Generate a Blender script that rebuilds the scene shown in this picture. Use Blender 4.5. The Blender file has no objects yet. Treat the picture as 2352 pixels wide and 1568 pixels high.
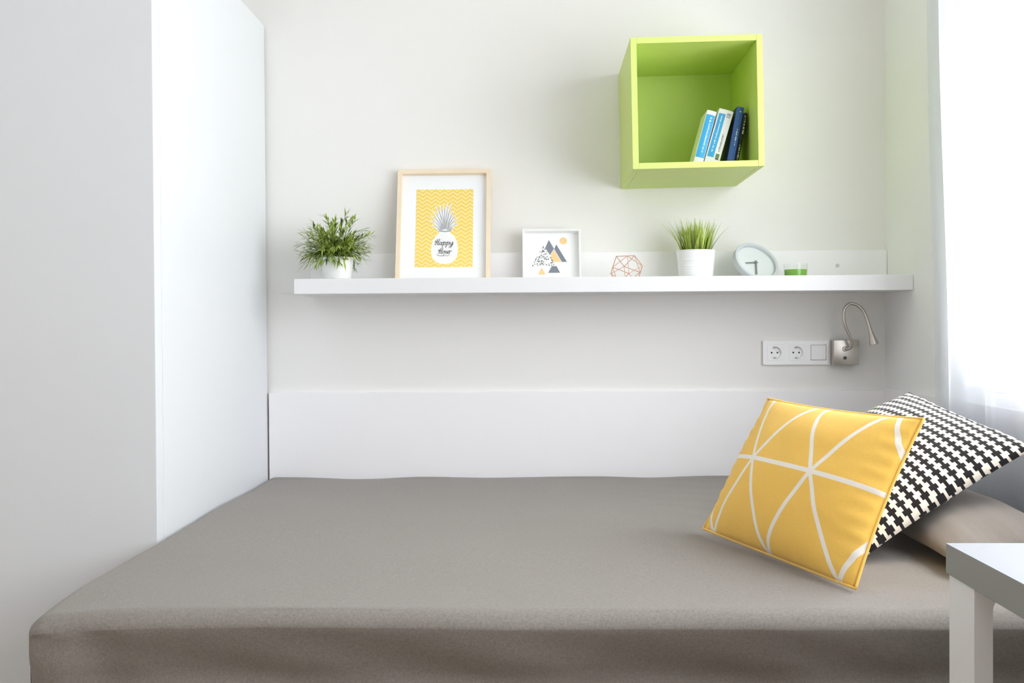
import bpy, bmesh, math, random
from mathutils import Vector, Matrix, noise

random.seed(7)
SC = bpy.context.scene
COL = SC.collection

# ------------------------------------------------------------------ camera
CAM_YAW, CAM_PITCH, CAM_ROLL, CAM_D, CAM_H = .025, .0125, .0059, 3.4139, 1.0
cam_data = bpy.data.cameras.new('camera')
cam_data.sensor_width = 36.0
cam_data.lens = 36.0 * 2351.5 / 2352.0
cam_data.clip_start = .05
cam = bpy.data.objects.new('camera', cam_data)
COL.objects.link(cam)
_f = Vector((-math.sin(CAM_YAW) * math.cos(CAM_PITCH), math.cos(CAM_YAW) * math.cos(CAM_PITCH), -math.sin(CAM_PITCH)))
_r = Vector((math.cos(CAM_YAW), math.sin(CAM_YAW), 0))
_u = _r.cross(_f)
_r2 = _r * math.cos(CAM_ROLL) - _u * math.sin(CAM_ROLL)
_u2 = _u * math.cos(CAM_ROLL) + _r * math.sin(CAM_ROLL)
_m = Matrix((( _r2.x, _u2.x, -_f.x, 0), (_r2.y, _u2.y, -_f.y, -CAM_D), (_r2.z, _u2.z, -_f.z, CAM_H), (0, 0, 0, 1)))
cam.matrix_world = _m
SC.camera = cam

# ------------------------------------------------------------------ window opening (shared by light and wall)
WX = 1.147                      # room face of the right wall
WIN_Y0, WIN_Y1 = -3.9, -.64    # opening along the wall
WIN_Z0, WIN_Z1 = .832, 2.14

YF = -4.9                       # wall behind the camera

# ------------------------------------------------------------------ world, daylight, exposure
world = bpy.data.worlds.new('overcast_sky')
SC.world = world
world.use_nodes = True
bg = world.node_tree.nodes['Background']
bg.inputs['Color'].default_value = (1.0, .98, 1.0, 1)
bg.inputs['Strength'].default_value = 6.1

def window_portal(sx, sy, loc, rot):
    d = bpy.data.lights.new('window_portal', 'AREA')
    d.shape = 'RECTANGLE'; d.size = sx; d.size_y = sy
    d.cycles.is_portal = True
    o = bpy.data.objects.new('window_portal', d); o.location = loc; o.rotation_euler = rot
    COL.objects.link(o)
window_portal(WIN_Y1 - WIN_Y0, WIN_Z1 - WIN_Z0, (WX + .21, (WIN_Y0 + WIN_Y1) / 2, (WIN_Z0 + WIN_Z1) / 2), (math.radians(90), 0, math.radians(90)))

SC.view_settings.view_transform = 'Standard'
SC.view_settings.look = 'None'
SC.view_settings.gamma = 1.0
SC.view_settings.use_curve_mapping = False
SC.view_settings.exposure = 0.86
SC.cycles.max_bounces = 14
SC.cycles.diffuse_bounces = 10
SC.cycles.transparent_max_bounces = 16
SC.cycles.caustics_reflective = False
SC.cycles.caustics_refractive = False


# ------------------------------------------------------------------ materials
def lin(c):
    return tuple(((v / 255) / 12.92 if v / 255 <= .04045 else ((v / 255 + .055) / 1.055) ** 2.4) for v in c)


def mat(name, rgb, rough=.6, metal=0.0, srgb=True, bump=None, vary=None, spec=.4, coat=0.0):
    """rgb as 0-255 sRGB; bump=(scale,strength,distance); vary=(scale,amount)"""
    m = bpy.data.materials.new(name)
    m.use_nodes = True
    nt = m.node_tree
    b = nt.nodes['Principled BSDF']
    c = lin(rgb) if srgb else rgb
    b.inputs['Base Color'].default_value = (*c, 1)
    b.inputs['Roughness'].default_value = rough
    b.inputs['Metallic'].default_value = metal
    b.inputs['Specular IOR Level'].default_value = spec
    b.inputs['Coat Weight'].default_value = coat
    tc = nt.nodes.new('ShaderNodeTexCoord')
    if vary:
        n = nt.nodes.new('ShaderNodeTexNoise')
        n.inputs['Scale'].default_value = vary[0]
        n.inputs['Detail'].default_value = 5
        nt.links.new(tc.outputs['Object'], n.inputs['Vector'])
        mx = nt.nodes.new('ShaderNodeMix')
        mx.data_type = 'RGBA'
        a = vary[1]
        mx.inputs['A'].default_value = (*[v * (1 - a) for v in c], 1)
        mx.inputs['B'].default_value = (*[min(1, v * (1 + a)) for v in c], 1)
        nt.links.new(n.outputs['Fac'], mx.inputs['Factor'])
        nt.links.new(mx.outputs['Result'], b.inputs['Base Color'])
    if bump:
        n = nt.nodes.new('ShaderNodeTexNoise')
        n.inputs['Scale'].default_value = bump[0]
        n.inputs['Detail'].default_value = 4
        nt.links.new(tc.outputs['Object'], n.inputs['Vector'])
        bp = nt.nodes.new('ShaderNodeBump')
        bp.inputs['Strength'].default_value = bump[1]
        bp.inputs['Distance'].default_value = bump[2]
        nt.links.new(n.outputs['Fac'], bp.inputs['Height'])
        nt.links.new(bp.outputs['Normal'], b.inputs['Normal'])
    return m


class NG:
    """tiny helper for shader maths"""
    def __init__(self, m):
        self.nt = m.node_tree

    def v(self, x, sock):
        if isinstance(x, (int, float)):
            sock.default_value = x
        else:
            self.nt.links.new(x, sock)

    def op(self, o, a, b=0.0, c=None):
        n = self.nt.nodes.new('ShaderNodeMath')
        n.operation = o
        self.v(a, n.inputs[0])
        self.v(b, n.inputs[1])
        if c is not None:
            self.v(c, n.inputs[2])
        return n.outputs[0]

    def mix(self, fac, a, b):
        n = self.nt.nodes.new('ShaderNodeMix')
        n.data_type = 'RGBA'
        self.v(fac, n.inputs['Factor'])
        for s, x in (('A', a), ('B', b)):
            if isinstance(x, tuple):
                n.inputs[s].default_value = (*x, 1)
            else:
                self.nt.links.new(x, n.inputs[s])
        return n.outputs['Result']

    def dist_line(self, x, period):
        """distance of x to the nearest multiple of period, in units of x"""
        t = self.op('DIVIDE', x, period)
        t = self.op('FRACT', self.op('ADD', t, 100.5))
        return self.op('MULTIPLY', self.op('ABSOLUTE', self.op('SUBTRACT', t, .5)), period)


def fabric(name, rgb, dark=.88, scale=900, bump=.25, rough=.9):
    """woven cloth: two fine crossed thread waves and mottled yarn"""
    m = mat(name, rgb, rough=rough, spec=.15)
    g = NG(m)
    nt = m.node_tree
    b = nt.nodes['Principled BSDF']
    b.inputs['Sheen Weight'].default_value = .15
    tc = nt.nodes.new('ShaderNodeTexCoord')
    mp = nt.nodes.new('ShaderNodeMapping')
    mp.inputs['Scale'].default_value = (scale * .35, scale, scale)
    nt.links.new(tc.outputs['Object'], mp.inputs['Vector'])
    n1 = nt.nodes.new('ShaderNodeTexNoise'); n1.inputs['Scale'].default_value = 1; n1.inputs['Detail'].default_value = 2
    nt.links.new(mp.outputs['Vector'], n1.inputs['Vector'])
    mp2 = nt.nodes.new('ShaderNodeMapping')
    mp2.inputs['Scale'].default_value = (scale, scale * .35, scale * .35)
    nt.links.new(tc.outputs['Object'], mp2.inputs['Vector'])
    n2 = nt.nodes.new('ShaderNodeTexNoise'); n2.inputs['Scale'].default_value = 1; n2.inputs['Detail'].default_value = 2
    nt.links.new(mp2.outputs['Vector'], n2.inputs['Vector'])
    f = g.op('MULTIPLY', g.op('ADD', n1.outputs['Fac'], n2.outputs['Fac']), .5)
    c = lin(rgb)
    f2 = g.op('MULTIPLY', g.op('SUBTRACT', f, .3), 2.5)
    f2n = f2.node; f2n.use_clamp = True
    col = g.mix(f2, tuple(v * dark for v in c), tuple(min(1, v * (2 - dark)) for v in c))
    nt.links.new(col, b.inputs['Base Color'])
    bp = nt.nodes.new('ShaderNodeBump'); bp.inputs['Strength'].default_value = bump; bp.inputs['Distance'].default_value = .0008
    nt.links.new(f, bp.inputs['Height'])
    nt.links.new(bp.outputs['Normal'], b.inputs['Normal'])
    return m, g, col, b


M = {}
M['wall'] = mat('wall_paint', (235, 234, 231), .85, bump=(140, .06, .002))
M['wallr'] = mat('wall_paint_window_side', (237, 238, 237), .85, bump=(120, .08, .002))
M['ceiling'] = mat('ceiling_paint', (247, 247, 245), .9)
M['floor'] = mat('floor_laminate', (156, 136, 114), .5, vary=(6, .12))
M['panel'] = mat('panel_white_melamine', (243, 242, 243), .45, vary=(3, .006))
M['white'] = mat('white_foil', (236, 236, 236), .38, vary=(4, .008))
M['shelf'] = mat('shelf_white_foil', (227, 227, 228), .4, vary=(5, .006))
M['wardrobe'] = mat('wardrobe_white', (226, 229, 232), .42, vary=(2, .006))
M['green'] = mat('lime_green_foil', (202, 220, 122), .42, vary=(7, .015))
M['plastic'] = mat('white_plastic', (240, 240, 240), .25, spec=.5)
M['pot'] = mat('white_enamel', (243, 244, 245), .22, spec=.5, coat=.3)
M['dark'] = mat('dark_recess', (45, 43, 40), .7)
M['contact'] = mat('earth_clip', (150, 148, 144), .3, metal=1)
M['nickel'] = mat('brushed_nickel', (196, 190, 182), .34, metal=.9, bump=(600, .05, .0004))
M['wood'] = mat('birch_wood', (236, 219, 194), .55, vary=(18, .07))
M['mat_board'] = mat('white_mount_board', (240, 243, 246), .9)
M['paper'] = mat('paper_white', (242, 243, 242), .9)
M['grey_clock'] = mat('pale_grey_lacquer', (198, 204, 207), .45)
M['dial'] = mat('clock_dial', (214, 220, 219), .7)
M['hand'] = mat('clock_hand_grey', (122, 128, 126), .5)
M['copper'] = mat('copper_wire', (224, 172, 150), .4, metal=.5)
M['wax'] = mat('green_candle_wax', (128, 182, 62), .5)
M['soil'] = mat('potting_soil', (60, 48, 34), .95)
M['desk'] = mat('desk_top_grey_white', (158, 160, 164), .55)
M['desk_edge'] = mat('desk_edge_band', (150, 152, 146), .5)
M['ink'] = mat('ink_grey', (96, 96, 98), .9)
M['inkl'] = mat('ink_pale_grey', (176, 178, 182), .9)
M['slate'] = mat('print_slate', (128, 134, 146), .9)
M['peach'] = mat('print_peach', (240, 204, 150), .9)
M['suny'] = mat('print_sun', (238, 204, 146), .9)
M['speck'] = mat('print_charcoal', (104, 108, 106), .9)
M['book_white'] = mat('book_white_card', (238, 238, 240), .5)
M['book_cyan'] = mat('book_cyan_print', (64, 168, 226), .5)
M['book_blue'] = mat('book_blue_cloth', (62, 98, 168), .5)
M['book_navy'] = mat('book_navy_side', (20, 44, 84), .5)
M['book_black'] = mat('book_black_card', (22, 24, 26), .45)
M['pages'] = mat('page_block', (232, 226, 210), .9, bump=(900, .2, .0004))
M['book_text'] = mat('book_pale_text', (214, 232, 246), .7)
M['photo_green'] = mat('book_photo_green', (108, 142, 82), .6)
M['mattress'] = mat('mattress_ticking', (225, 224, 220), .9)
M['upvc'] = mat('window_upvc', (244, 246, 248), .3)
M['white_thread'] = mat('white_cotton', (240, 238, 232), .9)

M['bed'], _, _, _ = fabric('grey_cotton_bedspread', (137, 131, 125), dark=.80, scale=480)
M['pillow'], _, _, _ = fabric('grey_cotton_pillowcase', (140, 133, 127), dark=.9, scale=800)
M['mustard_plain'], _, _, _ = fabric('mustard_piping', (250, 204, 106), dark=.92)

# mustard cushion cloth with a lattice of white lines (three line families in UV)
mm, g, base, bsdf = fabric('mustard_line_print', (249, 201, 98), dark=.93)
uvn = mm.node_tree.nodes.new('ShaderNodeUVMap')
sp = mm.node_tree.nodes.new('ShaderNodeSeparateXYZ')
mm.node_tree.links.new(uvn.outputs['UV'], sp.inputs[0])
U, V = sp.outputs[0], sp.outputs[1]
VR, PER, NU, M1, M2 = .53, .415, .268, -.43, .3385
dv = g.op('SUBTRACT', V, VR)
dh = g.op('MULTIPLY', g.dist_line(dv, .54), .78)
d1 = g.dist_line(g.op('SUBTRACT', g.op('SUBTRACT', U, NU), g.op('MULTIPLY', dv, M1)), PER)
d2 = g.dist_line(g.op('SUBTRACT', g.op('SUBTRACT', U, NU), g.op('MULTIPLY', dv, M2)), PER)
dmin = g.op('MINIMUM', dh, g.op('MINIMUM', d1, d2))
line = g.op('LESS_THAN', dmin, .0115)
mm.node_tree.links.new(g.mix(line, base, lin((244, 238, 228))), bsdf.inputs['Base Color'])
M['mustard'] = mm

# black and white cushion cloth: toothed stripes
mm, g, base, bsdf = fabric('black_white_tooth_print', (230, 223, 210), dark=.95)
uvn = mm.node_tree.nodes.new('ShaderNodeUVMap')
sp = mm.node_tree.nodes.new('ShaderNodeSeparateXYZ')
mm.node_tree.links.new(uvn.outputs['UV'], sp.inputs[0])
U, V = sp.outputs[0], sp.outputs[1]
SP, TP = 1 / 17.0, 1 / 27.0
pd = g.dist_line(V, SP)
row = g.op('FLOOR', g.op('ADD', g.op('DIVIDE', V, SP), .5))
qd = g.dist_line(g.op('ADD', U, g.op('MULTIPLY', row, TP * .15)), TP)
spine = g.op('LESS_THAN', pd, SP * .15)
tooth = g.op('MULTIPLY', g.op('LESS_THAN', pd, SP * .37), g.op('LESS_THAN', qd, TP * .25))
blk = g.op('MAXIMUM', spine, tooth)
mm.node_tree.links.new(g.mix(blk, base, lin((34, 31, 32))), bsdf.inputs['Base Color'])
M['tooth'] = mm

# zigzag paper of the pineapple print
mm = mat('zigzag_yellow_paper', (240, 214, 118), .9)
g = NG(mm)
tc = mm.node_tree.nodes.new('ShaderNodeTexCoord')
sp = mm.node_tree.nodes.new('ShaderNodeSeparateXYZ')
mm.node_tree.links.new(tc.outputs['Object'], sp.inputs[0])
zz = g.dist_line(sp.outputs[0], .0285)
zt = g.op('ADD', sp.outputs[2], g.op('MULTIPLY', zz, .8))
dl = g.dist_line(zt, .0135)
mm.node_tree.links.new(g.mix(g.op('LESS_THAN', dl, .0022), lin((240, 210, 108)), lin((246, 228, 168))),
                       mm.node_tree.nodes['Principled BSDF'].inputs['Base Color'])
M['zigzag'] = mm


def leaf_mat(name, rough=.5):
    m = mat(name, (90, 130, 40), rough, spec=.35)
    nt = m.node_tree
    at = nt.nodes.new('ShaderNodeAttribute'); at.attribute_name = 'leaf_tint'
    nt.links.new(at.outputs['Color'], nt.nodes['Principled BSDF'].inputs['Base Color'])
    nt.nodes['Principled BSDF'].inputs['Subsurface Weight'].default_value = 0
    return m


M['leaf'] = leaf_mat('plant_leaf')
M['stem'] = mat('plant_stem', (92, 118, 48), .6)

# clear glass: transparent with a Fresnel gloss, cheap and clean
def glass_mat(name, tint=(1, 1, 1), gloss=.08):
    m = bpy.data.materials.new(name); m.use_nodes = True
    nt = m.node_tree; nt.nodes.clear()
    out = nt.nodes.new('ShaderNodeOutputMaterial')
    tr = nt.nodes.new('ShaderNodeBsdfTransparent'); tr.inputs[0].default_value = (*tint, 1)
    gl = nt.nodes.new('ShaderNodeBsdfGlossy'); gl.inputs['Roughness'].default_value = .02
    lw = nt.nodes.new('ShaderNodeLayerWeight'); lw.inputs['Blend'].default_value = .5
    pw_ = nt.nodes.new('ShaderNodeMath'); pw_.operation = 'POWER'; pw_.inputs[1].default_value = 5
    nt.links.new(lw.outputs['Facing'], pw_.inputs[0])
    fr = nt.nodes.new('ShaderNodeMath'); fr.operation = 'MULTIPLY_ADD'; fr.inputs[1].default_value = .8; fr.inputs[2].default_value = .04
    nt.links.new(pw_.outputs[0], fr.inputs[0])
    mx = nt.nodes.new('ShaderNodeMixShader')
    nt.links.new(fr.outputs[0], mx.inputs[0]); nt.links.new(tr.outputs[0], mx.inputs[1]); nt.links.new(gl.outputs[0], mx.inputs[2])
    nt.links.new(mx.outputs[0], out.inputs[0])
    return m


M['glass'] = glass_mat('window_glass', (.97, .985, .98))
M['cup_glass'] = glass_mat('candle_glass', (.96, .98, .96))

m = bpy.data.materials.new('sheer_voile'); m.use_nodes = True
nt = m.node_tree; nt.nodes.clear()
out = nt.nodes.new('ShaderNodeOutputMaterial')
tr = nt.nodes.new('ShaderNodeBsdfTransparent'); tr.inputs[0].default_value = (.97, .98, 1, 1)
tl = nt.nodes.new('ShaderNodeBsdfTranslucent'); tl.inputs[0].default_value = (.74, .77, .84, 1)
df = nt.nodes.new('ShaderNodeBsdfDiffuse'); df.inputs[0].default_value = (.74, .77, .84, 1)
m1 = nt.nodes.new('ShaderNodeMixShader'); m1.inputs[0].default_value = .45
m2 = nt.nodes.new('ShaderNodeMixShader'); m2.inputs[0].default_value = .46
nt.links.new(tl.outputs[0], m1.inputs[1]); nt.links.new(df.outputs[0], m1.inputs[2])
nt.links.new(tr.outputs[0], m2.inputs[1]); nt.links.new(m1.outputs[0], m2.inputs[2])
nt.links.new(m2.outputs[0], out.inputs[0])
M['voile'] = m


# ------------------------------------------------------------------ mesh helpers
def box(bm, x0, x1, y0, y1, z0, z1, bev=0.0, seg=2):
    r = bmesh.ops.create_cube(bm, size=1.0, matrix=Matrix.Translation(((x0 + x1) / 2, (y0 + y1) / 2, (z0 + z1) / 2)) @ Matrix.Diagonal((x1 - x0, y1 - y0, z1 - z0, 1)))
    if bev:
        es = list({e for v in r['verts'] for e in v.link_edges})
        bmesh.ops.bevel(bm, geom=es, offset=bev, segments=seg, affect='EDGES', profile=.5)


def boxm(x0, x1, y0, y1, z0, z1, bev=0.0, seg=2):
    bm = bmesh.new(); box(bm, x0, x1, y0, y1, z0, z1, bev, seg); return bm


def lathe(profile, n=48, closed_top=False):
    """profile: list of (r,z); axis Z"""
    bm = bmesh.new(); rings = []
    for r, z in profile:
        rings.append([bm.verts.new((r * math.cos(2 * math.pi * i / n), r * math.sin(2 * math.pi * i / n), z)) for i in range(n)] if r > 1e-6 else [bm.verts.new((0, 0, z))])
    for a, b in zip(rings, rings[1:]):
        for i in range(n):
            j = (i + 1) % n
            if len(a) == 1 and len(b) > 1: bm.faces.new((a[0], b[i], b[j]))
            elif len(b) == 1 and len(a) > 1: bm.faces.new((a[i], a[j], b[0]))
            elif len(a) > 1: bm.faces.new((a[i], a[j], b[j], b[i]))
    return bm


def tube(bm, pts, rad, n=10, closed=False):
    pts = [Vector(p) for p in pts]
    rads = rad if isinstance(rad, (list, tuple)) else [rad] * len(pts)
    N = len(pts); rings = []; up = None
    for i, p in enumerate(pts):
        if closed: t = pts[(i + 1) % N] - pts[i - 1]
        else: t = pts[min(i + 1, N - 1)] - pts[max(i - 1, 0)]
        t.normalize()
        if up is None:
            up = Vector((0, 0, 1)) if abs(t.z) < .9 else Vector((1, 0, 0))
        a = t.cross(up).normalized(); up = a.cross(t).normalized()
        rings.append([bm.verts.new(p + (a * math.cos(2 * math.pi * k / n) + up * math.sin(2 * math.pi * k / n)) * rads[i]) for k in range(n)])
    rng = range(N) if closed else range(N - 1)
    for i in rng:
        a, b = rings[i], rings[(i + 1) % N]
        for k in range(n):
            bm.faces.new((a[k], a[(k + 1) % n], b[(k + 1) % n], b[k]))
    if not closed:
        bm.faces.new(rings[0][::-1]); bm.faces.new(rings[-1])


def spline(pts, sub=8):
    """Catmull-Rom"""
    P = [Vector(p) for p in pts]; out = []
    for i in range(len(P) - 1):
        p0 = P[max(i - 1, 0)]; p1 = P[i]; p2 = P[i + 1]; p3 = P[min(i + 2, len(P) - 1)]
        for k in range(sub):
            t = k / sub
            out.append(.5 * ((2 * p1) + (p2 - p0) * t + (2 * p0 - 5 * p1 + 4 * p2 - p3) * t * t + (3 * p1 - p0 - 3 * p2 + p3) * t ** 3))
    out.append(P[-1]); return out


def flat_poly(bm, pts, y, th=.0004):
    """printed shape: a thin sheet in the XZ plane facing -Y"""
    vs = [bm.verts.new((p[0], y, p[1])) for p in pts]
    f = bm.faces.new(vs)
    f.normal_update()
    if f.normal.y > 0: f.normal_flip()
    r = bmesh.ops.extrude_face_region(bm, geom=[f])
    bmesh.ops.translate(bm, verts=[v for v in r['geom'] if isinstance(v, bmesh.types.BMVert)], vec=(0, -th, 0))


def ribbon(bm, pts, w, y, th=.0003):
    """pen stroke in the XZ plane; w may be a list"""
    P = [Vector((a, 0, b)) for a, b in pts]; n = len(P)
    ws = w if isinstance(w, list) else [w] * n
    L, R = [], []
    for i, p in enumerate(P):
        t = (P[min(i + 1, n - 1)] - P[max(i - 1, 0)]).normalized()
        a = Vector((-t.z, 0, t.x)) * ws[i] / 2
        L.append(bm.verts.new((p.x + a.x, y - th, p.z + a.z))); R.append(bm.verts.new((p.x - a.x, y - th, p.z - a.z)))
    for i in range(n - 1):
        bm.faces.new((L[i], R[i], R[i + 1], L[i + 1]))


def finish(bm, name, smooth=False):
    bmesh.ops.recalc_face_normals(bm, faces=bm.faces[:])
    me = bpy.data.meshes.new(name)
    bm.to_mesh(me); bm.free()
    if smooth:
        for p in me.polygons: p.use_smooth = True
        if smooth == 'auto':
            me.set_sharp_from_angle(angle=math.radians(35))
    return me


def obj(name, bm, material, parent=None, smooth=False, label=None):
    me = finish(bm, name, smooth) if isinstance(bm, bmesh.types.BMesh) else bm
    o = bpy.data.objects.new(name, me)
    if material is not None:
        me.materials.clear(); me.materials.append(material)
    COL.objects.link(o)
    if parent: o.parent = parent
    if label: o['label'] = label
    return o


def thing(name, label, cat, loc=(0, 0, 0), rot=None, group=None):
    o = bpy.data.objects.new(name, None)
    o.empty_display_size = .05
    o.location = loc
    if rot is not None: o.rotation_euler = rot
    o['label'] = label; o['category'] = cat
    if group: o['group'] = group
    COL.objects.link(o); return o


def tag(o, label, cat, group=None):
    o['label'] = label; o['category'] = cat
    if group: o['group'] = group
    return o


def struct(name, bm, material, label=None, parent=None):
    o = obj(name, bm, material, parent)
    o['kind'] = 'structure'
    if label: o['label'] = label
    return o


# ------------------------------------------------------------------ room shell
XL, ZC = -2.3, 2.6
struct('floor', boxm(XL, WX, YF, 0, -.1, 0), M['floor'], 'pale laminate floor of the room')
struct('ceiling', boxm(XL - .1, WX + .3, YF - .1, .1, ZC, ZC + .1), M['ceiling'], 'white ceiling of the room')
struct('wall_back', boxm(XL - .1, WX + .3, 0, .12, -.1, ZC), M['wall'], 'light greige painted wall behind the bed')
struct('wall_left', boxm(XL - .12, XL, YF, 0, -.1, ZC), M['wall'], 'light greige painted wall')
struct('wall_front', boxm(XL - .12, WX + .3, YF - .12, YF, -.1, ZC), M['wall'], 'light greige painted wall')
bm = bmesh.new()
TW = .30
box(bm, WX, WX + TW, WIN_Y1, 0, -.1, ZC)
box(bm, WX, WX + TW, YF, WIN_Y0, -.1, ZC)
box(bm, WX, WX + TW, WIN_Y0, WIN_Y1, -.1, WIN_Z0)
box(bm, WX, WX + TW, WIN_Y0, WIN_Y1, WIN_Z1, ZC)
struct('wall_right', bm, M['wallr'], 'pale painted wall with the window, behind the sheer curtain')
struct('trim_1', boxm(-.899, WX, -.018, -.0005, .001, .790, .0015), M['panel'], 'smooth white wall panel running behind the bed')
struct('trim_2', boxm(WX - .012, WX - .0005, -4.6, -.0185, .001, .800, .0015), M['panel'], 'smooth white wall panel under the window')

# window with frame, mullion, panes and sill
w = bpy.data.objects.new('window_1', None); w.location = (WX + .15, (WIN_Y0 + WIN_Y1) / 2, WIN_Z0); COL.objects.link(w)
w['kind'] = 'structure'; w['label'] = 'white framed window behind the sheer curtain'
hy = (WIN_Y1 - WIN_Y0) / 2; hz = WIN_Z1 - WIN_Z0
fx0, fx1 = -.035, .035; FW = .065
for nm, a in (('window_frame', (fx0, fx1, -hy + .001, -hy + FW, .001, hz - .001)), ('window_frame', (fx0, fx1, hy - FW, hy - .001, .001, hz - .001)),
              ('window_frame', (fx0, fx1, -hy + FW, hy - FW, .001, FW)), ('window_frame', (fx0, fx1, -hy + FW, hy - FW, hz - FW, hz - .001)),
              ('window_mullion', (fx0, fx1, -hy / 3 - .045, -hy / 3 + .045, FW, hz - FW)), ('window_mullion', (fx0, fx1, hy / 3 - .045, hy / 3 + .045, FW, hz - FW))):
    obj(nm, boxm(*a, bev=.004), M['upvc'], w)
for y0_, y1_ in ((-hy + FW, -hy / 3 - .045), (-hy / 3 + .045, hy / 3 - .045), (hy / 3 + .045, hy - FW)):
    obj('pane', boxm(-.004, .004, y0_, y1_, FW, hz - FW), M['glass'], w)
obj('window_sill', boxm(-.147, -.036, -hy + .002, hy - .002, .001, .014, .002), M['upvc'], w)

# ------------------------------------------------------------------ wardrobe
WR = -.9045
wd = thing('wardrobe', 'tall white wardrobe with flat doors at the foot of the bed', 'wardrobe', (-1.57, -.5, 0))
def wbox(name, x0, x1, y0, y1, z0, z1, mt, bev=.0015):
    return obj(name, boxm(x0 + 1.57, x1 + 1.57, y0 + .5, y1 + .5, z0, z1, bev), mt, wd)
ZT = 2.013
wbox('side_panel', WR - .02, WR, -.962, -.014, .0, ZT, M['wardrobe'])
wbox('side_panel', -2.25, -2.23, -.962, -.014, .0, ZT, M['wardrobe'])
wbox('top_panel', -2.23, WR - .02, -.962, -.014, ZT - .022, ZT, M['wardrobe'])
wbox('bottom_panel', -2.23, WR - .02, -.962, -.014, .06, .082, M['wardrobe'])
wbox('back_panel', -2.23, WR - .02, -.026, -.016, .082, ZT - .022, M['wardrobe'])
wbox('plinth', -2.23, WR - .02, -.94, -.92, 0, .06, M['wardrobe'])
wbox('door', -1.5655, WR, -1.0114, -.9695, .012, ZT, M['wardrobe'], .002)
wbox('door', -2.25, -1.5685, -1.0114, -.9695, .012, ZT, M['wardrobe'], .002)
wbox('edge_gasket', WR - .014, WR - .004, -.9698, -.9615, .012, ZT - .004, M['panel'], 0)

# ------------------------------------------------------------------ bed
BX0, BX1, BY0, BY1, BZ = -.902, 1.045, -1.662, -.0225, .512
bed = thing('bed', 'wide bed covered by a smooth taupe grey bedspread', 'bed', (.07, -.86, 0))
bo = Vector((.07, -.86, 0))
obj('bed_base', boxm(BX0 + .06 - bo.x, BX1 - .06 - bo.x, BY0 + .12 - bo.y, BY1 - .04 - bo.y, .0, .26, .006), M['white'], bed)
obj('mattress', boxm(BX0 + .05 - bo.x, BX1 - .05 - bo.x, BY0 + .10 - bo.y, BY1 - .02 - bo.y, .262, .475, .02, 3), M['mattress'], bed)

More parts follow.
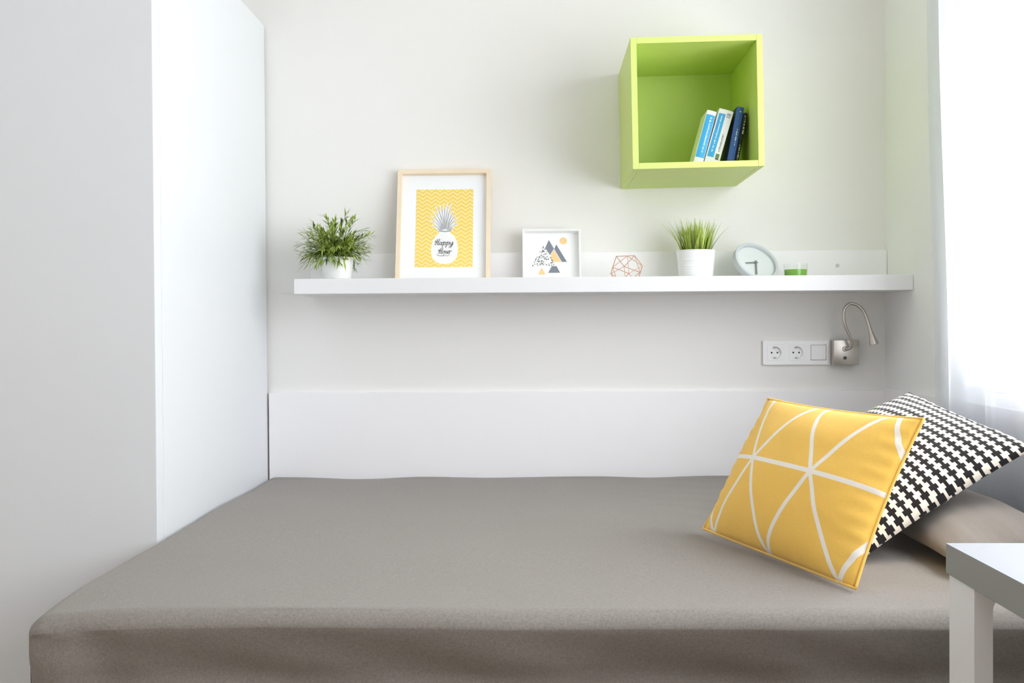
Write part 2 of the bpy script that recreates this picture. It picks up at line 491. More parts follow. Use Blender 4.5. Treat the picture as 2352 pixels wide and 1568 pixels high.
def bed_cover():
    bm = bmesh.new()
    R = .036
    zb = .05
    key = {}
    def pt(x, y, z):
        k = (round(x, 5), round(y, 5), round(z, 5))
        if k in key: return key[k]
        lo = Vector((BX0 + R, BY0 + R, zb)); hi = Vector((BX1 - R, BY1 - R, BZ - R))
        p = Vector((x, y, z))
        c = Vector((min(max(p.x, lo.x), hi.x), min(max(p.y, lo.y), hi.y), min(max(p.z, lo.z), hi.z)))
        d = p - c
        if d.length > 1e-9:
            mx = max(abs(d.x), abs(d.y), abs(d.z))
            q = c + d.normalized() * R * (mx / R)
            nrm = d.normalized()
        else:
            q = p.copy(); nrm = Vector((0, 0, 1))
        # soft waves of the cloth lying on the mattress
        n1 = noise.noise(Vector((p.x * 1.9, p.y * 2.3, 1.7))) * .0055
        n2 = noise.noise(Vector((p.x * 5 + p.y * 2.2, p.y * 4.2 - p.x, 8.1))) * .0016
        n3 = noise.noise(Vector((p.x * 14, p.y * 3.1, 3.3))) * .0005
        top = max(0, min(1, (p.z - (BZ - .12)) / .12))
        q += Vector((0, 0, 1)) * (n1 + n2 + n3) * top
        # long faint creases near the pillow end
        if p.x > .2:
            cr = math.sin((p.y * 1.0 + p.x * .55) * 46 + 2 * noise.noise(p * 3)) * .0007 * min(1, (p.x - .2) / .4)
            q.z += cr * top
        # hanging sides: shallow vertical and slanting folds that grow downward
        drop = max(0.0, BZ - .03 - p.z)
        if p.y < BY0 + R * .7:
            s = p.x
            cf = max(0.0, min(1.0, (p.x - BX0 - .02) / .16)); cf = cf * cf * (3 - 2 * cf)
            fold = (math.sin(s * 11 + 1.3 * noise.noise(Vector((s * 2, 0, 4)))) * .5 + noise.noise(Vector((s * 4.3 + p.z * 2.5, p.z * 3.0, 2.2))) * .9
                    + .5 * noise.noise(Vector((s * 9 - p.z * 9, p.z * 2, 6.2))))
            q.y += fold * (.004 + .05 * drop) * (.3 + .7 * cf)
            q.y += .052 * cf * max(0.0, min(1.0, (BZ - .026 - p.z) / .10)) ** 1.1
            dg = math.sin((s * 1.0 + p.z * 2.6) * 17 + 2.2 * noise.noise(Vector((s * 1.7, p.z * 2, 7.7))))
            q.y += .0042 * dg * min(1.0, drop / .06) * (.5 + noise.noise(Vector((s * 2.4, 0, 12.3))))
        if p.x < BX0 + R * .7 and p.y < -1.06:
            fold = noise.noise(Vector((p.y * 6, p.z * 2.0, 9.2)))
            q.x += fold * (.002 + .02 * drop)
        # gathered corner at the foot end
        cdist = math.hypot(p.x - BX0, p.y - BY0)
        if cdist < .25:
            k2 = (1 - cdist / .25)
            q.z += -.016 * k2 * k2 * top
            if drop > 0: q.y += math.sin((p.x - BX0) * 55 + drop * 6) * .006 * k2
        # wavy tuck line along the wall
        if p.y > BY1 - .06:
            q.z += top * .003 * math.sin(p.x * 13 + 2 * noise.noise(Vector((p.x * 2, 1, 1))))
        v = bm.verts.new(q); key[k] = v
        return v
    def axis(a, b, n, r):
        xs = [a + (b - a) * i / n for i in range(n + 1)]
        extra = [a + r * t for t in (.2, .4, .6, .8, 1.0)] + [b - r * t for t in (.2, .4, .6, .8, 1.0)]
        return sorted(set(round(x, 5) for x in xs + extra))
    ax = axis(BX0, BX1, 150, R); ay = axis(BY0, BY1, 120, R)
    az = sorted(set([round(zb + (BZ - zb) * i / 34, 5) for i in range(35)] + [round(BZ - R * t, 5) for t in (.2, .4, .6, .8, 1.0)]))
    def quads(A, B, fn):
        for i in range(len(A) - 1):
            for j in range(len(B) - 1):
                vs = [fn(A[i], B[j]), fn(A[i + 1], B[j]), fn(A[i + 1], B[j + 1]), fn(A[i], B[j + 1])]
                if len(set(vs)) == 4:
                    try: bm.faces.new(vs)
                    except ValueError: pass
    ax[0], ax[-1] = BX0, BX1; ay[0], ay[-1] = BY0, BY1; az[-1] = BZ
    quads(ax, ay, lambda x, y: pt(x, y, BZ))
    quads(ax, az, lambda x, z: pt(x, BY0, z))
    quads(ay, az, lambda y, z: pt(BX0, y, z))
    quads(ay, az, lambda y, z: pt(BX1, y, z))
    quads(ax, az, lambda x, z: pt(x, BY1, z))
    for v in bm.verts:
        if v.co.y > -1.03 and v.co.x < WR + .003: v.co.x = WR + .003
        v.co.y = min(v.co.y, BY1 + .002)
        v.co -= bo
    return bm
bc = obj('bedspread', bed_cover(), M['bed'], bed, smooth=True)

# ------------------------------------------------------------------ cushions
def cushion_mesh(A, B, C, D, T, n=44, inset=.05, origin=Vector((0, 0, 0)), pw=2.4, wr=.0025, seed=0, back=.85, sharp=.62, flip=False, sag=0.0):
    """pillow from its four corners A(top left) B(top right) C(bottom right) D(bottom left); returns mesh and border loop"""
    A, B, C, D = map(Vector, (A, B, C, D))
    bm = bmesh.new(); uvl = bm.loops.layers.uv.new('UVMap')
    nrm = ((B - A).cross(D - A) + (C - B).cross(A - B)).normalized() * -1
    if flip: nrm = -nrm
    su = ((B - A).length + (C - D).length) / 2; sv = ((D - A).length + (C - B).length) / 2
    F, K, uvs = {}, {}, {}
    border = {}
    for i in range(n + 1):
        for j in range(n + 1):
            # denser near the seams
            a = i / n; b = j / n
            u = .5 - .5 * math.cos(math.pi * a) if False else a
            v = b
            s, t = 2 * u - 1, 2 * v - 1
            uu = .5 + .5 * s * (1 - inset * (1 - t * t)); vv = .5 + .5 * t * (1 - inset * (1 - s * s))
            P = (D * (1 - uu) + C * uu) * (1 - vv) + (A * (1 - uu) + B * uu) * vv
            P.z -= sag * (1 - s * s) * (1 - vv) ** 3     # lower edge settles on the bed
            h = max(0, (1 - abs(s) ** pw)) ** sharp * max(0, (1 - abs(t) ** pw)) ** sharp
            e = 1 - h
            w = (noise.noise(Vector((s * 3 + seed, t * 3, seed * 1.7))) * 1.2 + noise.noise(Vector((s * 9, t * 9, seed + 5))) * .5 * e) * wr * (1 if h > 0 else 0)
            # puckers running in from the seams
            pk = math.sin(s * 38 + seed) * max(0, abs(t) - .72) * .012 * (1 - abs(s) ** 4) + math.sin(t * 34 + seed) * max(0, abs(s) - .72) * .012 * (1 - abs(t) ** 4)
            edge = i in (0, n) or j in (0, n)
            pk = 0 if edge else pk * .5
            uvs[i, j] = (u, v)
            F[i, j] = bm.verts.new(P + nrm * (h * T + w + pk) - origin)
            if edge:
                K[i, j] = F[i, j]; border[i, j] = P - origin
            else:
                K[i, j] = bm.verts.new(P - nrm * (h * T * back + w) - origin)
    for G, rev in ((F, False), (K, True)):
        for i in range(n):
            for j in range(n):
                ij = [(i, j), (i + 1, j), (i + 1, j + 1), (i, j + 1)]
                if rev: ij = ij[::-1]
                f = bm.faces.new([G[k] for k in ij])
                for l, k in zip(f.loops, ij): l[uvl].uv = uvs[k]
    loop = [border[i, 0] for i in range(n)] + [border[n, j] for j in range(n)] + [border[i, n] for i in range(n, 0, -1)] + [border[0, j] for j in range(n, 0, -1)]
    return bm, loop


def cushion(name, label, corners, T, material, piping=None, **kw):
    c = sum((Vector(p) for p in corners), Vector()) / 4
    base = Vector((c.x, c.y, min(p[2] for p in corners)))
    t = thing(name, label, 'cushion' if 'cushion' in name else 'pillow', base)
    bm, loop = cushion_mesh(*corners, T, origin=base, **kw)
    obj('cover', bm, material, t, smooth=True)
    if piping:
        b2 = bmesh.new(); tube(b2, loop, .0028, 8, closed=True)
        obj('piping', b2, piping, t, smooth=True)
    return t

# grey pillow lying at the head of the bed
cushion('bed_pillow', 'plump grey bed pillow lying under the black and white cushion',
        [(.805, -.36, .555), (1.06, -.36, .575), (1.05, -1.46, .575), (.80, -1.44, .545)], .062, M['pillow'], n=36, inset=.05, seed=3, wr=.004, back=.55, pw=3.0)
# black and white cushion
cushion('throw_cushion', 'black and white toothed-stripe cushion leaning behind the mustard one',
        [(.975, -.700, .828), (1.068, -1.198, .741), (.664, -1.311, .528), (.53, -.83, .612)], .078, M['tooth'], n=52, inset=.05, seed=11, back=.45)
# mustard cushion in front
yc = cushion('throw_cushion', 'mustard yellow cushion printed with crossing white lines',
             [(.5526, -.946, .829), (.721, -1.484, .827), (.5786, -1.533, .5215), (.388, -.995, .5265)], .062, M['mustard'], M['mustard_plain'], n=52, inset=.045, seed=5, back=.7, sag=.009)

# ------------------------------------------------------------------ shelf
SX0, SX1, SZT, SZB, SZF = -.7532, 1.1462, 1.158, 1.111, 1.137
sh = thing('wall_shelf', 'long white picture ledge fixed along the wall above the bed', 'shelf', (.1965, -.13, SZB))
def sbox(name, x0, x1, y0, y1, z0, z1, bev=.0012, mt='shelf'):
    return obj(name, boxm(x0 - .1965, x1 - .1965, y0 + .13, y1 + .13, z0 - SZB, z1 - SZB, bev), M[mt], sh)
sbox('shelf_board', SX0, SX1, -.246, -.027, SZB, SZF)
sbox('front_lip', SX0, SX1, -.26, -.2462, SZB, SZT)
bb = sbox('backboard', SX0, SX1, -.0265, -.0005, SZB, 1.2515, mt='panel')
cap = lathe([(0, 0), (.006, 0), (.006, .0012), (.005, .0018), (0, .0018)], 20)
bmesh.ops.rotate(cap, verts=cap.verts[:], cent=(0, 0, 0), matrix=Matrix.Rotation(math.radians(90), 3, 'X'))
co = obj('screw_cap', cap, M['contact'], bb, smooth='auto'); co.location = (.985 - .1965, .13 - .0266, 1.201 - SZB)
co.data.materials.clear(); co.data.materials.append(mat('screw_cap_grey', (200, 202, 202), .5))

# ------------------------------------------------------------------ lime green wall cube
CW, CD, CT = .381, .425, .0175
cube = thing('wall_cube', 'lime green open cube shelf hung slightly crooked on the wall', 'shelf', (.2795, -.0008, 1.4610), (0, -.0155, 0))
obj('side_panel', boxm(0, CT, -CD, 0, 0, CW, .0009), M['green'], cube)
obj('side_panel', boxm(CW - CT, CW, -CD, 0, 0, CW, .0009), M['green'], cube)
obj('top_panel', boxm(CT + .0003, CW - CT - .0003, -CD + .0006, 0, CW - CT, CW, .0006), M['green'], cube)
obj('bottom_panel', boxm(CT + .0003, CW - CT - .0003, -CD + .0006, 0, 0, CT, .0006), M['green'], cube)
obj('back_panel', boxm(CT + .0003, CW - CT - .0003, -.03, -.022, CT + .0003, CW - CT - .0003), M['green'], cube)

# books: pivot at the lower right corner, leaning right
def book(label, xr, t, h, ang, d, cov, side, paint, z=None):
    zf = 1.461 + CT + .0155 * (xr - .28) + .0006 if z is None else z
    b = thing('book', label, 'book', (xr, -.31, zf), (0, math.radians(ang), 0), 'books in the green cube')
    c = .0016
    bm = bmesh.new()
    box(bm, -t, -t + c, .0, d, 0, h, .0004, 1)
    obj('front_cover', bm, M[side], b)
    obj('back_cover', boxm(-c, 0, .0, d, 0, h, .0004, 1), M[side], b)
    sp_ = bmesh.new()
    n = 8
    prof = [(-t + t * i / n, -.0035 * math.sin(math.pi * i / n)) for i in range(n + 1)]
    lo_, hi_, lb_, hb_ = [], [], [], []
    for x, y in prof:
        lo_.append(sp_.verts.new((x, y - .0002, 0))); hi_.append(sp_.verts.new((x, y - .0002, h)))
        lb_.append(sp_.verts.new((x, y + .0012, 0))); hb_.append(sp_.verts.new((x, y + .0012, h)))
    for i in range(n):
        sp_.faces.new((lo_[i], lo_[i + 1], hi_[i + 1], hi_[i])); sp_.faces.new((lb_[i + 1], lb_[i], hb_[i], hb_[i + 1]))
        sp_.faces.new((lo_[i + 1], lo_[i], lb_[i], lb_[i + 1])); sp_.faces.new((hi_[i], hi_[i + 1], hb_[i + 1], hb_[i]))
    sp_.faces.new((lo_[0], hi_[0], hb_[0], lb_[0])); sp_.faces.new((hi_[n], lo_[n], lb_[n], hb_[n]))
    s = obj('spine', sp_, M[cov], b, smooth='auto')
    obj('pages', boxm(-t + c, -c, .002, d - .004, .003, h - .003), M['pages'], b)
    def curve_patch(name, x0, x1, z0, z1, mt, lift=.0004, lab=None):
        pb = bmesh.new(); k = 6; a_, b_ = [], []
        for i in range(k + 1):
            x = x0 + (x1 - x0) * i / k
            y = -.0035 * math.sin(math.pi * (x + t) / t) - .0002 - lift
            a_.append(pb.verts.new((x, y, z0))); b_.append(pb.verts.new((x, y, z1)))
        for i in range(k): pb.faces.new((a_[i], a_[i + 1], b_[i + 1], b_[i]))
        return obj(name, pb, M[mt], s, label=lab)
    def text_line(x, z0, z1, w, mt, seed):
        rr = random.Random(seed); z = z1; pb = bmesh.new()
        while z > z0:
            L = rr.uniform(.0015, .003)
            y = -.0035 * math.sin(math.pi * (x + t) / t) - .0008
            xo = rr.uniform(-.1, .1) * w
            ww = w * rr.uniform(.6, 1)
            vs = [pb.verts.new((x - ww / 2 + xo, y, z)), pb.verts.new((x + ww / 2 + xo, y, z)), pb.verts.new((x + ww / 2 + xo, y, z - L)), pb.verts.new((x - ww / 2 + xo, y, z - L))]
            pb.faces.new(vs)
            z -= L + rr.uniform(.0006, .0014) + (.003 if rr.random() < .15 else 0)
        obj('spine_lettering', pb, M[mt], s)
    paint(t, h, curve_patch, text_line)
    return b

def p1(t, h, cp, tx):
    cp('spine_label', -t + .0012, -.0012, .0265, h - .0125, 'book_cyan', lab='sky blue spine label')
    tx(-t * .42, .042, h - .02, .0052, 'book_text', 1)
def p2(t, h, cp, tx):
    cp('spine_label', -t + .003, -t * .48, .023, h - .014, 'book_cyan', lab='sky blue spine label')
    tx(-t * .70, .035, h - .02, .0055, 'book_text', 2)
    tx(-t * .27, .045, .098, .0028, 'ink', 3); tx(-t * .20, .045, .092, .0024, 'inkl', 4)
    cp('spine_label', -t * .40, -t * .10, h - .017, h - .009, 'inkl'); cp('spine_label', -t * .40, -t * .10, h - .0225, h - .0185, 'inkl')
    cp('spine_photo', -t * .38, -t * .12, .024, .037, 'photo_green', lab='tiny green photo'); cp('spine_photo', -t * .36, -t * .12, .019, .0235, 'ink')
def p3(t, h, cp, tx):
    tx(-t * .42, .062, .112, .0038, 'book_text', 6)
    cp('spine_mark', -t * .52, -t * .36, h - .016, h - .0125, 'book_text')
def p4(t, h, cp, tx):
    tx(-t * .35, h - .062, h - .018, .0034, 'pages', 8); tx(-t * .5, .02, .064, .0034, 'pages', 9)
    cp('spine_mark', -t * .6, -t * .3, h - .013, h - .009, 'inkl')
book('slim white book with wide sky blue spine label, leftmost in cube', .4975, .0285, .171, 15.2, .115, 'book_white', 'book_white', p1)
book('thick white book with narrow blue stripe and tiny green photo on spine', .5455, .0435, .171, 16.2, .13, 'book_white', 'book_white', p2)
book('tall royal blue book leaning second from right in the cube', .5920, .0215, .179, 10.6, .135, 'book_blue', 'book_navy', p3)
book('small black book leaning against the right side of the green cube', .6050, .0110, .1615, 10.6, .13, 'book_black', 'book_black', p4)

# ------------------------------------------------------------------ pictures
def picture(name, label, loc, rx, rz, W, H, bar, depth, framemat, glass=True):
    t = thing(name, label, 'picture frame', loc, (rx, 0, rz))
    # local: x across (centred), z up from bottom, front at y = -depth, back at y=0
    h = W / 2
    def bar_m(p):
        bm = bmesh.new()
        f = [bm.verts.new((x, -depth, z)) for x, z in p]; b = [bm.verts.new((x, 0, z)) for x, z in p]
        bm.faces.new(f); bm.faces.new(b[::-1])
        for i in range(4): bm.faces.new((f[i], b[i], b[(i + 1) % 4], f[(i + 1) % 4]))
        bmesh.ops.bevel(bm, geom=bm.edges[:], offset=.0006, segments=1, affect='EDGES')
        return bm
    e = .0001
    obj('frame_bar', bar_m([(-h, 0), (h, 0), (h - bar, bar), (-h + bar, bar)]), framemat, t)
    obj('frame_bar', bar_m([(h, H), (-h, H), (-h + bar, H - bar), (h - bar, H - bar)]), framemat, t)
    obj('frame_bar', bar_m([(-h, e), (-h + bar, bar), (-h + bar, H - bar), (-h, H - e)]), framemat, t)
    obj('frame_bar', bar_m([(h, e), (h, H - e), (h - bar, H - bar), (h - bar, bar)]), framemat, t)
    obj('backing', boxm(-h + bar * .6, h - bar * .6, -.004, -.001, bar * .6, H - bar * .6), M['paper'], t)
    return t

# large birch frame with the pineapple print
FH, FWD = .397, .308
lean = math.atan2(.095, .38)
big = picture('framed_print', 'birch framed pineapple print leaning on the ledge', (-.3055, -.0985, SZF + .0004), -lean, 0, FWD, FH, .0145, .026, M['wood'])
mt_ = boxm(-FWD / 2 + .010, FWD / 2 - .010, -.0065, -.0045, .010, FH - .010)
obj('mount_board', mt_, M['mat_board'], big)
PX0, PX1, PZ0, PZ1 = -.0925, .0960, .0640, .3330
pr = obj('art_print', boxm(PX0, PX1, -.0072, -.0066, PZ0, PZ1), M['zigzag'], big, label='yellow zigzag paper with a white pineapple and grey lettering')
cx = .0035
# pineapple body
body = bmesh.new()
ring = []
bz, bw, bh = PZ0 + .0665, .0435, .0555
for i in range(48):
    a = 2 * math.pi * i / 48
    x = math.cos(a); z = math.sin(a)
    k = 1 - .13 * z
    ring.append((cx + math.copysign(abs(x) ** .85, x) * bw * k, bz + math.copysign(abs(z) ** .9, z) * bh))
flat_poly(body, ring, -.0072, .0003)
obj('pineapple_fruit', body, M['paper'], pr)
hatch = bmesh.new()
for i in range(-9, 10):
    for s_ in (1,):
        pts = []
        for k in range(13):
            a = -1 + 2 * k / 12
            x = i * .0078 + a * .045 * .55; z = a * .058
            if (x / (bw * (1 - .13 * z / bh))) ** 2 + (z / bh) ** 2 < .93: pts.append((cx + x, bz + z))
        if len(pts) > 2: ribbon(hatch, pts, .0006, -.0076)
obj('pineapple_hatching', hatch, mat('ink_faint', (214, 215, 216), .9), pr)
# crown of leaves
crown_w, crown_i = bmesh.new(), bmesh.new()
rr = random.Random(4)
ang_list = [-62, -50, -40, -30, -20, -11, -3, 5, 13, 22, 31, 42, 54, -70, 64, -25, 25, -8, 9]
for k, a in enumerate(ang_list):
    L = (.108 - abs(a) * .00105) * rr.uniform(.84, 1.06) * (1.0 if k < 13 else .5)
    a_ = math.radians(a); bx = cx + a * .00022; bz0 = PZ0 + .118 + (0 if k < 13 else .004)
    bend = math.radians(a * .55)
    spine_ = []
    for j in range(9):
        s_ = j / 8
        aa = a_ * .36 + bend * 1.05 * s_ ** 1.6
        spine_.append((bx + math.sin(aa) * L * s_, bz0 + math.cos(aa) * L * s_ * 1.12))
    wd_ = [max(.0003, .0112 * math.sin(math.pi * (.18 + .82 * (j / 8))) ** .8) for j in range(9)]
    ribbon(crown_w, spine_, wd_, -.0073 - k * .00001)
    ribbon(crown_i, [(x + .0012, z) for x, z in spine_[1:8]], [max(.0003, w_ * rr.uniform(.18, .4)) for w_ in wd_[1:8]], -.0077 - k * .00001)
obj('pineapple_crown', crown_w, M['paper'], pr)
obj('crown_shading', crown_i, M['inkl'], pr)
base_i = bmesh.new()
for k in range(9):
    x = cx - .018 + k * .0045
    ribbon(base_i, [(x - .002, PZ0 + .123 + abs(k - 4) * .0005), (x, PZ0 + .1195 + abs(k - 4) * .0006), (x + .003, PZ0 + .124 + abs(k - 4) * .0005)], .0016, -.0079)
obj('crown_base_marks', base_i, M['ink'], pr)
# hand lettering: Happy / Hour
G = {
 'H': ([[(.05, .05), (.12, .0), (.2, .12), (.34, .7), (.4, 1.0)], [(.02, .42), (.2, .55), (.5, .5), (.62, .6)], [(.74, 1.04), (.62, .6), (.5, .15), (.56, .0), (.7, .1)], [(.12, .78), (.06, .62), (.16, .55)]], .72),
 'a': ([[(.46, .42), (.3, .52), (.1, .36), (.06, .12), (.18, .0), (.36, .14), (.46, .42)], [(.48, .5), (.42, .12), (.5, .0), (.62, .1)]], .60),
 'p': ([[(.05, .34), (.16, .52), (.14, .2), (.02, -.48)], [(.14, .3), (.3, .52), (.46, .44), (.44, .14), (.28, .0), (.12, .1)], [(.44, .1), (.58, .1)]], .58),
 'y': ([[(.06, .5), (.06, .2), (.18, .04), (.34, .16), (.48, .52)], [(.5, .52), (.42, .0), (.28, -.42), (.08, -.46), (.02, -.3), (.24, -.12), (.6, .1)]], .60),
 'o': ([[(.3, .5), (.1, .38), (.06, .12), (.2, .0), (.4, .12), (.42, .38), (.3, .5), (.36, .36), (.58, .4)]], .56),
 'u': ([[(.06, .42), (.14, .5), (.1, .14), (.2, .0), (.36, .12), (.48, .48)], [(.5, .52), (.44, .1), (.54, .0), (.64, .1)]], .62),
 'r': ([[(.04, .36), (.14, .52), (.1, .0)], [(.12, .28), (.26, .5), (.42, .5), (.44, .4)]], .5),
}
def write(bm, word, x0, z0, size, y, w):
    x = x0
    for ch in word:
        strokes, adv = G[ch]
        for st in strokes:
            pp = spline([(x + (a + .16 * b) * size, 0, z0 + b * size) for a, b in st], 5)
            n = len(pp)
            ws = [w * (.55 + .75 * abs((pp[min(i + 1, n - 1)] - pp[max(i - 1, 0)]).normalized().z)) for i in range(n)]
            ribbon(bm, [(p.x, p.z) for p in pp], ws, y)
        x += adv * size
    return x
txt = bmesh.new()
write(txt, 'Happy', cx - .0335, PZ0 + .0755, .0200, -.0082, .0017)
obj('lettering', txt, M['ink'], pr, label='grey script word Happy')
txt = bmesh.new()
write(txt, 'Hour', cx - .0215, PZ0 + .0460, .0185, -.0082, .0017)
obj('lettering', txt, M['ink'], pr, label='grey script word Hour')
fl = bmesh.new()
ribbon(fl, [(p.x, p.z) for p in spline([(cx - .025, 0, PZ0 + .042), (cx - .015, 0, PZ0 + .0385), (cx - .004, 0, PZ0 + .0395), (cx + .0, 0, PZ0 + .043), (cx - .003, 0, PZ0 + .0365)], 6)], .0012, -.0082)
ribbon(fl, [(p.x, p.z) for p in spline([(cx + .002, 0, PZ0 + .0395), (cx + .010, 0, PZ0 + .0385), (cx + .018, 0, PZ0 + .0425)], 6)], .0012, -.0082)
obj('flourish', fl, M['ink'], pr)

# small white frame with triangle mountains
SW = .191
sl = math.atan2(.045, .182)
small = picture('framed_print', 'small white square frame with grey and peach triangle mountains', (.0478, -.0745, SZF + .0004), -sl, .02, SW, .187, .0075, .030, M['white'])
sp_ = obj('art_print', boxm(-SW / 2 + .006, SW / 2 - .006, -.006, -.0045, .006, .181), M['paper'], small)
def tri(name, pts, mt, dy=0.0):
    bm = bmesh.new(); flat_poly(bm, pts, -.006 - dy, .0003); return obj(name, bm, M[mt], sp_)
# picture coordinates in pixels of the photograph mapped to the sheet
def q(px, py):
    return (-.0955 + (px - 1201.5) / 134.0 * .191, .187 - (py - 537.5) / 134.0 * .191 * 1.0)
tri('printed_triangle', [q(1262.5, 559), q(1274, 580), q(1265, 595.5), q(1254, 578)], 'slate')
tri('printed_triangle', [q(1279.7, 570), q(1303.5, 612), q(1292, 612), q(1274.5, 581)], 'slate')
tri('printed_triangle', [q(1273.5, 582), q(1290.5, 612), q(1272, 612), q(1266, 598)], 'peach')
tri('printed_triangle', [q(1268.5, 622), q(1279.5, 622), q(1287.5, 638), q(1260, 638)], 'slate')
tri('printed_triangle', [q(1245.5, 625), q(1254, 642), q(1237, 642)], 'peach')
tri('printed_sun', [(q(1295.8, 561.5)[0] + .0122 * math.cos(a * math.pi / 14), q(1295.8, 561.5)[1] + .0122 * math.sin(a * math.pi / 14)) for a in range(28)], 'suny')
spk = bmesh.new(); rs = random.Random(12)
tx0, tx1, tzb, tzt, txm = q(1223, 0)[0], q(1278, 0)[0], q(0, 621)[1], q(0, 571)[1], q(1250.5, 0)[0]
cnt = 0
while cnt < 120:
    t_ = rs.random(); u_ = rs.random()
    z = tzb + (tzt - tzb) * (1 - math.sqrt(1 - t_)) * .98
    half = (tx1 - tx0) / 2 * (1 - (z - tzb) / (tzt - tzb))
    x = txm + (2 * u_ - 1) * half
    a0 = rs.uniform(0, 3.14); L = rs.uniform(.0014, .0028); Wd = L * rs.uniform(.45, .8)
    vs = [spk.verts.new((x + math.cos(a0 + k * math.pi / 3) * (L if k % 3 == 0 else Wd), -.0064 - cnt * 1e-6, z + math.sin(a0 + k * math.pi / 3) * (L if k % 3 == 0 else Wd))) for k in range(6)]
    spk.faces.new(vs); cnt += 1
so = obj('printed_speckles', spk, M['speck'], sp_); so['kind'] = 'stuff'

# ------------------------------------------------------------------ copper wire ball
gb = thing('wire_ornament', 'faceted copper wire ball on the ledge', 'ornament', (.2838, -.150, SZF))
phi = (1 + 5 ** .5) / 2
iv = [Vector(v).normalized() for v in [(-1, phi, 0), (1, phi, 0), (-1, -phi, 0), (1, -phi, 0), (0, -1, phi), (0, 1, phi), (0, -1, -phi), (0, 1, -phi), (phi, 0, -1), (phi, 0, 1), (-phi, 0, -1), (-phi, 0, 1)]]
q1 = iv[0].rotation_difference(Vector((.05, -1, 0)).normalized())
iv = [q1 @ v for v in iv]
n0 = min((v for v in iv if (v - iv[0]).length < 1.2 and (v - iv[0]).length > .1), key=lambda v: -v.z)
spin = Matrix.Rotation(math.radians(0), 3, Vector((.05, -1, 0)))
aa = math.atan2(n0.x, n0.z)
spin = Matrix.Rotation(aa, 3, Vector((0, 1, 0))) if True else spin
iv = [Matrix.Rotation(-aa, 3, Vector((0, 1, 0))) @ v for v in iv]
iv = [Matrix.Rotation(math.radians(14), 3, Vector((1, 0, 0))) @ v for v in iv]
RB = .0555
zoff = -min(v.z for v in iv) * RB + .0014
for i in range(12):
    for j in range(i + 1, 12):
        if (iv[i] - iv[j]).length < 1.2:
            bm = bmesh.new(); tube(bm, [iv[i] * RB + Vector((0, 0, zoff)), iv[j] * RB + Vector((0, 0, zoff))], .0011, 8)
            obj('wire', bm, M['copper'], gb, smooth='auto')

# ------------------------------------------------------------------ potted plants
def pot_profile(rb, rt, h, ribs):
    p = [(0, 0), (rb - .003, 0), (rb, .003)]
    n = 40
    for i in range(n + 1):
        t = i / n; z = .004 + (h - .008) * t; r = rb + (rt - rb) * t
        r += .0005 * sum(math.exp(-((t - k) / .02) ** 2) for k in ribs)
        p.append((r, z))
    p += [(rt + .0012, h - .003), (rt + .0014, h - .001), (rt, h), (rt - .0018, h - .001), (rt - .003, h - .012), (rt - .004, h - .0135), (0, h - .0135)]
    return p

def color_faces(bm, lay, f, c):
    for l in f.loops: l[lay] = (*c, 1)

def tint_leaf(rnd, bright):
    a = lin((62, 88, 38)); b = lin((190, 210, 98))
    return tuple(x + (y - x) * bright for x, y in zip(a, b))

def potted(name, label, loc, rb, rt, h):
    t = thing(name, label, 'potted plant', loc)
    obj('pot', lathe(pot_profile(rb, rt, h, (.28, .36, .44, .52, .72)), 64), M['pot'], t, smooth=True)
    obj('soil', lathe([(0, h - .0133), (rt - .0045, h - .0133), (rt - .0045, h - .012), (0, h - .0105)], 32), M['soil'], t, smooth=True)
    return t

p1_ = potted('potted_plant', 'bushy bamboo-leaved plant in a white ribbed pot on the ledge', (-.6430, -.140, SZF), .0425, .0540, .0945)
rp = random.Random(21)
fol = bmesh.new(); lay = fol.loops.layers.float_color.new('leaf_tint'); stems = bmesh.new()
hp = .083
def leaf(bm, lay, p, d, up, L, W, c):
    d = d.normalized(); s = d.cross(up)
    if s.length < .05: s = d.cross(Vector((1, 0, 0)))
    s.normalize(); n = s.cross(d).normalized()
    droop = Vector((0, 0, -1)) * L * .12
    a0 = p; a1 = p + d * L * .38 + s * W / 2 - n * W * .12; a2 = p + d * L * .38 - s * W / 2 - n * W * .12
    am = p + d * L * .4; b = p + d * L + droop
    v = [bm.verts.new(x) for x in (a0, a1, am, a2, b)]
    for fc in ((v[0], v[1], v[2]), (v[0], v[2], v[3]), (v[1], v[4], v[2]), (v[2], v[4], v[3])):
        color_faces(bm, lay, bm.faces.new(fc), c)
